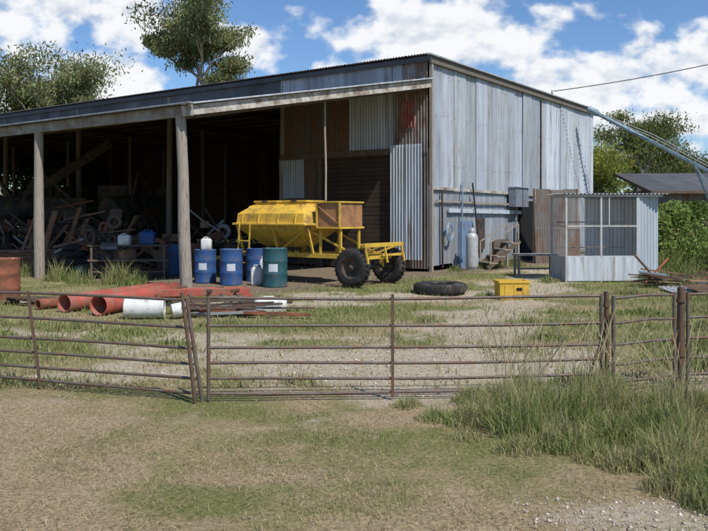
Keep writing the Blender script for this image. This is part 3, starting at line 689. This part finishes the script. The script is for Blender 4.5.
for k in range(3): tn=random.uniform(.5,.9); mb.corr((k*.66-1,0.02*k,0),(1,0,0),(0,.12,2.75+.15*random.random()),(0,-1,0),.7,M['galv_old'],col=(tn,tn,tn))
mb.beam((-1,.1,1.3),(1,.1,1.3),.06,.06,M['timber']); mb.beam((-.95,.15,0),(-.95,.15,2.8),.08,.08,M['timber']); mb.beam((.98,.15,0),(.98,.15,2.8),.08,.08,M['timber'])
mb.build('sheet_iron_screen',loc=(7.7,29.0,0),rotz=.35)

# ------------------------------------------------------------------ aviary cage
cage=empty('wire_aviary',(6.66,20.7,0),.06)
mb=MB(); w=1.95;h=2.32;d=1.25
def frame(p0,p1,s=.05,m='white'): mb.beam(p0,p1,s,s,M[m],col=(.8,.8,.8))
for xx in(-w/2,-.02,w/2): frame((xx,0,0),(xx,0,h))
for xx in(-w/2,w/2+.65): frame((xx,d,0),(xx,d,h))
frame((-w/2,0,h),(w/2+.7,0,h),.06);frame((-w/2,d,h),(w/2+.7,d,h));frame((-w/2,0,h),(-w/2,d,h));frame((-w/2,0,1.5),(w/2,0,1.5),.04);frame((-w/2,0,.68),(w/2,0,.68),.05);frame((-w/2,0,1.5),(-w/2,d,1.5),.04)
frame((.2,-.01,1.5),(.2,-.01,h),.03)
mb.build('frame',cage,bevel=.004)
mb=MB()
mb.corr((-w/2,-.03,.03),(1,0,0),(0,0,.65),(0,-1,0),w,M['galv'],pitch=.2,amp=.006,col=(1.35,1.35,1.3))
mb.corr((w/2+.02,-.02,.03),(.93,.36,0),(0,0,h-.02),(0,-1,0),.72,M['galv'],col=(1.1,1.15,1.15))
mb.corr((w/2+.69,.25,.03),(0,1,0),(0,0,h-.02),(1,0,0),d-.25,M['galv'],col=(.8,.8,.8))
mb.corr((-w/2-.1,-.1,h+.05),(1,0,0),(0,d+.2,.0),(0,0,1),w+.95,M['galv'],col=(1.2,1.2,1.2))
mb.corr((0.,d,.03),(1,0,0),(0,0,h-.02),(0,-1,0),w/2+.65,M['galv'],col=(1.2,1.23,1.22))
mb.corr((-w/2-.02,0,.03),(0,1,0),(0,0,.65),(-1,0,0),d,M['galv'],pitch=.2,amp=.006,col=(1,1,1))
mb.build('cladding',cage)
mb=MB()
for k in range(1,39): xx=-w/2+k*w/39; mb.beam((xx,-.002,.7),(xx,-.002,h),.005,.005,M['grey'])
for k in range(1,33): zz=.7+k*.05; mb.beam((-w/2,-.006,zz),(w/2,-.006,zz),.005,.005,M['grey'])
for k in range(1,20): yy=k*d/20; mb.beam((-w/2,yy,.7),(-w/2,yy,h),.005,.005,M['grey'])
for zz in(.9,1.6): mb.tube([(-w/2,.8,zz),(w/2,.8,zz)],.02,M['timber'])
mb.build('wire_mesh',cage)
# ------------------------------------------------------------------ far shed, auger, power line
ss_=empty('small_tin_shed',(16.0,41,0),-.05)
mb=MB()
for k in range(16): tn=random.uniform(.55,.85); mb.corr((k*.8,0,.05),(1,0,0),(0,0,3.1),(0,-1,0),.83,M['galv_old'],col=(tn,tn,tn*1.05))
mb.corr((0,0,.05),(0,1,0),(0,0,3.1),(-1,0,0),6,M['galv_old'],col=(.6,.6,.6));mb.corr((12.8,0,.05),(0,1,0),(0,0,3.1),(1,0,0),6,M['galv_old'],col=(.6,.6,.6))
mb.box((5,-.05,1.2),(1.1,.06,2.1),M['timber_dark']);mb.box((2,-.05,1.9),(1.2,.06,.8),M['hole']);mb.beam((1.35,-.1,1.45),(2.65,-.1,1.45),.06,.08,M['timber_pale'])
mb.build('walls',ss_)
mb=MB()
for k in range(17): tn=random.uniform(.6,.9); mb.corr((-.3+k*.8,-.4,3.05),(1,0,0),(0,6.8,1.3),(0,-.2,1),.83,M['roofdark'],col=(tn,tn,tn))
mb.beam((-.3,-.42,3.0),(13.3,-.42,3.0),.04,.14,M['timber_dark']); mb.beam((-.32,-.4,3.0),(-.32,6.4,4.3),.04,.16,M['timber_dark']); mb.build('roof',ss_)
mb=MB(); a=Vector((10.7,34.5,6.45)); b_=Vector((22.3,35.2,.6))
mb.tube([a,b_],.09,M['bluegrey'],n=14); mb.lathe([(.09,0),(.15,.1),(.15,.5),(.1,.6),(0,.6)],a-(b_-a).normalized()*.3,(b_-a),M['bluegrey'],n=14)
u=(b_-a).normalized()
for sx_ in (-.22,.22):
    mb.tube([a+u*.3+Vector((0,sx_,.0)),a+u*3+Vector((0,sx_,.30)),a+u*9+Vector((0,sx_,.30)),a+u*12],.022,M['grey'],n=6)
for k in range(22): q=a+u*(1.2+k*.5); mb.beam(q,q+u*.25+Vector((0,.22*(-1)**k,.27)),.02,.02,M['grey'])
for yy in(-1.2,1.2): mb.beam(a+u*5.2,Vector((17.5,34.9+yy,.4)),.06,.06,M['bluegrey']); mb.beam(a+u*9.5,Vector((17.5,34.9+yy,.4)),.06,.06,M['bluegrey']); wheel(mb,(17.5,34.9+yy,.38),(0,1,0),.38,.2,M['grey'])
mb.tube([(17.5,33.7,.38),(17.5,36.1,.38)],.04,M['grey']);mb.box(b_+Vector((0,0,-.2)),(1.1,.9,.5),M['bluegrey'],rot=(0,.3,0)); mb.build('grain_auger')
mb=MB(); p0=Vector((8.5,33.0,7.1));p1=Vector((28,31,12.0)); pts=[]
for k in range(31):
    q=k/30; p=p0.lerp(p1,q); p.z-=1.1*4*q*(1-q)*.6; pts.append(p)
mb.tube(pts,.02,M['darkmetal'],n=6); mb.build('power_line')
mb=MB(); mb.tube([(0,0,-.3),(0,0,12.4)],[.18,.12],M['timber'],n=14); mb.beam((-1.1,0,11.9),(1.1,0,11.9),.1,.12,M['timber'])
for a_ in(-1,-.4,.4,1): mb.lathe([(.03,0),(.06,.05),(.03,.1),(.05,.15),(0,.18)],(a_,0,11.96),(0,0,1),M['white'],n=10)
mb.build('power_pole',loc=(28,31,0))
mb=MB(); mb.tube([(8.5,33.05,6.7),(8.5,33.05,7.15)],.03,M['steel']);mb.tube([(8.5,33.05,7.1),(8.5,32.95,7.1)],.05,M['white']);mb.build('roof_line_bracket')

mb=MB()
for k in range(24):
    a=random.uniform(-.9,.9); c=Vector((random.uniform(-.9,1.6),random.uniform(-.7,.7),.05+k*.014)); d=Vector((math.cos(a),math.sin(a)*.6,random.uniform(-.12,.12)))*random.uniform(.25,.8)
    mb.beam(c-d,c+d,random.choice([.05,.08,.16]),.03,M[random.choice(['redrust','steel','steel','bluegrey','timber_dark','darkmetal','timber_brown'])])
mb.tube([(-.9,0,.1),(-.2,.3,.7)],.03,M['redrust']);mb.tube([(-.6,-.2,.1),(-1.1,.2,.8)],.03,M['steel'])
mb.build('scrap_metal_heap',loc=(8.2,19.3,0))
mb=MB()
mb.corr((-.6,0,.02),(1,0,0),(0,.9,.06),(0,0,1),1.3,M['galv']);mb.corr((-.1,-.4,.06),(.9,.4,0),(-.2,.8,.1),(0,0,1),.8,M['rustsheet']); mb.build('loose_roofing_sheet',loc=(7.9,17.6,0))

# ------------------------------------------------------------------ inside the shed
mb=MB()
for k in range(14): mb.beam((-2+k*.24,random.uniform(-.4,.3),0),(-1.2+k*.28+random.uniform(-.5,.4),.6+random.uniform(0,.5),1.7+random.uniform(-.6,.5)),random.uniform(.1,.24),.04,M['timber_brown'],col=(.9,.85,.8))
for k in range(7): mb.beam((-2.2,-.3-.05*k,.1+.08*k),(1.4,-.1+.1*random.random(),.12+.08*k),.18,.06,M['timber_brown'])
mb.build('timber_stack',loc=(-9.6,26.8,0),rotz=.4)
mb=MB()
for k in range(16): z0=.08+.075*(k//2); mb.beam((-1.6+random.uniform(-.3,.2),-.25+.45*(k%2),z0),(1.5+random.uniform(-.3,.4),-.2+.45*(k%2)+random.uniform(-.1,.1),z0+random.uniform(-.01,.02)),.3,.06,M['timber_brown'],col=(random.uniform(.7,1.2),)*3)
mb.build('timber_stack',loc=(-11.6,25.6,0),rotz=.7)
def parts_heap(loc,seed,wx,hz,n):
    rd=random.Random(seed); mb=MB()
    for k in range(n):
        c=Vector((rd.uniform(-wx,wx),rd.uniform(-.6,.6),.15+hz*rd.random()**1.6)); c.z*=max(.3,1-abs(c.x)/wx*.6)
        a=rd.random()*3.14; d=Vector((math.cos(a),math.sin(a)*.5,rd.uniform(-.8,.8)))*rd.uniform(.25,.9); d.z=max(-c.z+.05,min(d.z,c.z)) if c.z<abs(d.z) else d.z
        mm=M[rd.choice(['darkmetal','steel','timber_brown','timber_dark','redrust','darkmetal','grey'])]
        t=rd.random()
        if t<.55: mb.beam(c-d,c+d,rd.choice([.05,.08,.14]),rd.choice([.04,.07]),mm)
        elif t<.75: mb.tube([c-d,c,c+d+Vector((0,0,.1))],rd.choice([.03,.05]),mm,n=8)
        elif t<.88: q=rd.uniform(.15,.3); mb.lathe([(q*.55,-.06),(q,-.07),(q,.07),(q*.55,.06),(q*.55,-.06)],c,(rd.uniform(-1,1),-1,rd.uniform(-.5,.5)),mm,n=20)
        else: mb.box(c,(rd.uniform(.2,.5),rd.uniform(.2,.4),rd.uniform(.15,.4)),mm,rot=(rd.uniform(-.3,.3),0,rd.random()))
    mb.build('machinery_parts_heap',loc=loc,bevel=.006)
parts_heap((-7.6,24.6,0),1,1.5,1.9,70); parts_heap((-5.0,26.3,0),2,1.3,1.6,55); parts_heap((-10.3,28.6,0),3,1.8,2.4,70); parts_heap((-13.0,28.0,0),4,1.8,2.2,70)
def cultivator(loc,rotz):
    mb=MB()
    mb.beam((-3,0,1.1),(3,0,1.1),.2,.2,M['darkmetal']);mb.beam((-3,1.4,1.1),(3,1.4,1.1),.15,.2,M['darkmetal'])
    for k in range(11):
        xx=-2.8+k*.56; mb.tube([(xx,0,1.1),(xx,-.45,1.5),(xx,-.6,.9),(xx,-.3,.2)],.04,M['darkmetal'],n=6); mb.beam((xx,0,1.1),(xx,1.4,1.1),.08,.08,M['darkmetal'])
    mb.beam((-2.2,.7,1.2),(-1.0,.9,3.6),.12,.12,M['darkmetal']);mb.beam((1.5,.7,1.2),(-1.0,.9,3.6),.12,.12,M['darkmetal']);mb.box((0,1.2,1.9),(1.6,1,1.2),M['darkmetal']);mb.box((2,1.3,2.2),(1.1,.9,1.7),M['darkmetal'])
    mb.lathe([(0,0),(.5,0),(.5,1.6),(.3,1.8),(0,1.8)],(-2.6,1.2,2.0),(1,0,.1),M['darkmetal'],n=18)
    wheel(mb,(-2,.6,.6),(1,0,0),.6,.35,M['redrust']);wheel(mb,(2,.6,.6),(1,0,0),.6,.35,M['redrust']); mb.build('old_cultivator',loc=loc,rotz=rotz,bevel=.01)
cultivator((-11.5,31,0),.5); cultivator((-15.5,33.5,0),-.3); cultivator((-8.0,33.5,0),1.2)
mb=MB(); mb.box((0,0,1.35),(2.0,.7,.75),M['redrust']); mb.box((1.1,0,1.2),(.3,.72,.9),M['darkmetal'])
mb.lathe([(.0,0),(.05,0),(.05,1.1),(0,1.1)],(.4,.2,1.7),(0,0,1),M['darkmetal'],n=10); mb.box((-1.3,0,1.1),(.9,.6,.5),M['darkmetal']); mb.box((-1.4,0,1.5),(.5,.5,.12),M['darkmetal']);mb.box((-1.65,0,1.8),(.1,.5,.5),M['darkmetal'])
for yy in(-.4,.4): mb.beam((-.9,yy,1.2),(-.9,yy,2.6),.06,.06,M['darkmetal']);mb.beam((-2,yy,1.2),(-2,yy,2.6),.06,.06,M['darkmetal'])
mb.box((-1.45,0,2.63),(1.5,1.2,.06),M['darkmetal'])
for yy in(-.85,.85): wheel(mb,(-1.3,yy,.8),(0,1,0),.8,.4,M['redrust']);wheel(mb,(1.0,yy*.8,.42),(0,1,0),.42,.2,M['redrust'])
mb.tube([(1,-.7,.42),(1,.7,.42)],.05,M['darkmetal']);mb.tube([(-1.3,-.8,.8),(-1.3,.8,.8)],.09,M['darkmetal']); mb.build('old_tractor',loc=(-10.4,36,0),rotz=2.4,bevel=.02)
mb=MB(); mb.beam((-2.5,0,1.5),(2.5,0,5.0),.35,.4,M['darkmetal']);mb.beam((-2.5,.5,1.5),(2.5,.5,5.0),.05,.05,M['steel']);mb.beam((0,0,3.2),(0,-.8,0),.1,.1,M['darkmetal']);mb.beam((0,0,3.2),(0,.8,0),.1,.1,M['darkmetal'])
mb.beam((-2.5,0,1.5),(-2.5,0,0),.3,.3,M['darkmetal']); mb.build('conveyor_elevator',loc=(-13.2,33.5,0),rotz=.3)
def stack_tyres(x,y,k):
    mb=MB()
    for i in range(k):
        mb.lathe([(.25,-.09),(.3,-.11),(.42,-.1),(.46,-.05),(.46,.05),(.42,.1),(.3,.11),(.25,.09),(.25,-.09)],(random.uniform(-.05,.05),random.uniform(-.05,.05),.12+i*.225),(0,0,1),M['rubber'],n=26)
    mb.build('tyre_stack',loc=(x,y,0))
stack_tyres(-8.9,24.4,4); stack_tyres(-10.9,28,5)
mb=MB()
for k in range(14):
    c=Vector((random.uniform(-1.2,1.2),random.uniform(-.5,.5),.16+.28*(k//4))); mb.box(c,(random.uniform(.5,.9),.5,.27),M[random.choice(['timber_brown','timber_dark','darkmetal','steel'])],rot=(0,0,random.uniform(-.4,.4)))
mb.build('crate_pile',loc=(-7.6,27.2,0),bevel=.01)

# ------------------------------------------------------------------ world, sun
SD=Vector((.47,-.66,1.12)).normalized()
w=bpy.data.worlds.new('World'); scene.world=w; w.use_nodes=True; nt=w.node_tree; nt.nodes.clear(); L=nt.links.new
out=nn(nt,'ShaderNodeOutputWorld'); sky=nn(nt,'ShaderNodeTexSky'); sky.sky_type='NISHITA'; sky.sun_disc=False
sky.sun_elevation=math.asin(SD.z); sky.sun_rotation=math.atan2(SD.x,SD.y); sky.air_density=1.0; sky.dust_density=.1; sky.ozone_density=3
tint=nn(nt,'ShaderNodeVectorMath');tint.operation='MULTIPLY';L(sky.outputs[0],tint.inputs[0]);tint.inputs[1].default_value=(.80,.97,1.16)
bg=nn(nt,'ShaderNodeBackground'); bg.inputs[1].default_value=.11; L(tint.outputs[0],bg.inputs[0])
tc=nn(nt,'ShaderNodeTexCoord'); sx=nn(nt,'ShaderNodeSeparateXYZ'); L(tc.outputs['Generated'],sx.inputs[0])
def mth(op,a,b_=None,c=None,clamp=False):
    n=nn(nt,'ShaderNodeMath');n.operation=op;n.use_clamp=clamp
    for i,v in enumerate((a,b_,c)):
        if v is None: continue
        if isinstance(v,(int,float)): n.inputs[i].default_value=v
        else: L(v,n.inputs[i])
    return n.outputs[0]
yy=mth('MAXIMUM',sx.outputs[1],.08); U=mth('DIVIDE',sx.outputs[0],yy); Vv=mth('DIVIDE',sx.outputs[2],yy)
cmb=nn(nt,'ShaderNodeCombineXYZ'); L(U,cmb.inputs[0]);L(Vv,cmb.inputs[1])
blobs=[(-.42,.265,.10,.05),(-.28,.262,.09,.05),(-.33,.175,.09,.04),(-.14,.222,.06,.032),(.11,.235,.15,.065),(.04,.18,.09,.035),(.34,.165,.17,.055),(.47,.19,.10,.06),(.30,.125,.2,.035),(-.12,.15,.06,.02),(-.5,.15,.1,.05),(.8,.2,.25,.09),(-.8,.25,.2,.08),(.6,.07,.3,.03),(-.2,.42,.25,.07),(.35,.5,.3,.08)]
mx=None
for (u0,v0,ru,rv) in blobs:
    s1=nn(nt,'ShaderNodeVectorMath');s1.operation='SUBTRACT';L(cmb.outputs[0],s1.inputs[0]);s1.inputs[1].default_value=(u0,v0,0)
    s2=nn(nt,'ShaderNodeVectorMath');s2.operation='MULTIPLY';L(s1.outputs[0],s2.inputs[0]);s2.inputs[1].default_value=(1/ru,1/rv,0)
    s3=nn(nt,'ShaderNodeVectorMath');s3.operation='LENGTH';L(s2.outputs[0],s3.inputs[0])
    d=mth('SUBTRACT',1.0,s3.outputs['Value'])
    mx=d if mx is None else mth('MAXIMUM',mx,d)
mx=mth('MAXIMUM',mx,-1.1)
mp=nn(nt,'ShaderNodeMapping');mp.inputs['Scale'].default_value=(1,1.4,1);L(cmb.outputs[0],mp.inputs[0])
cn=nn(nt,'ShaderNodeTexNoise');cn.inputs['Scale'].default_value=15;cn.inputs['Detail'].default_value=7;cn.inputs['Roughness'].default_value=.52;L(mp.outputs[0],cn.inputs['Vector'])
den=mth('ADD',mx,mth('MULTIPLY_ADD',cn.outputs['Fac'],3.4,-1.62))
mr=nn(nt,'ShaderNodeMapRange');mr.interpolation_type='SMOOTHSTEP';mr.inputs[1].default_value=-.12;mr.inputs[2].default_value=.55;L(den,mr.inputs[0])
mp2=nn(nt,'ShaderNodeMapping');mp2.inputs['Location'].default_value=(-.006,.018,0);mp2.inputs['Scale'].default_value=(1,1.4,1);L(cmb.outputs[0],mp2.inputs[0])
cn2=nn(nt,'ShaderNodeTexNoise');cn2.inputs['Scale'].default_value=15;cn2.inputs['Detail'].default_value=4;L(mp2.outputs[0],cn2.inputs['Vector'])
dif=mth('SUBTRACT',cn.outputs['Fac'],cn2.outputs['Fac'])
cr=nn(nt,'ShaderNodeValToRGB');e=cr.color_ramp.elements;e[0].position=.36;e[0].color=(.68,.73,.81,1);e[1].position=.53;e[1].color=(.97,.975,.99,1);L(mth('ADD',dif,.5),cr.inputs[0])
bg2=nn(nt,'ShaderNodeBackground');L(cr.outputs[0],bg2.inputs[0]);bg2.inputs[1].default_value=1.0
ms=nn(nt,'ShaderNodeMixShader');L(mth('MULTIPLY',mr.outputs[0],.96),ms.inputs[0]);L(bg.outputs[0],ms.inputs[1]);L(bg2.outputs[0],ms.inputs[2]);L(ms.outputs[0],out.inputs[0])
sl=bpy.data.lights.new('sun','SUN');sl.energy=4.9;sl.angle=math.radians(.5);sl.color=(1,.965,.91)
so=bpy.data.objects.new('sun',sl);COL.objects.link(so);so.rotation_euler=(SD).to_track_quat('Z','Y').to_euler();so.location=(10,-10,30)
# ------------------------------------------------------------------ camera
cam=bpy.data.cameras.new('camera');co=bpy.data.objects.new('camera',cam);COL.objects.link(co)
co.location=(0,0,1.8);co.rotation_euler=(math.radians(90),0,0);cam.lens=36*770/708;cam.sensor_width=36;cam.shift_y=-50.5/708
cam.clip_end=6000;scene.camera=co
scene.view_settings.view_transform='Standard';scene.view_settings.look='None'
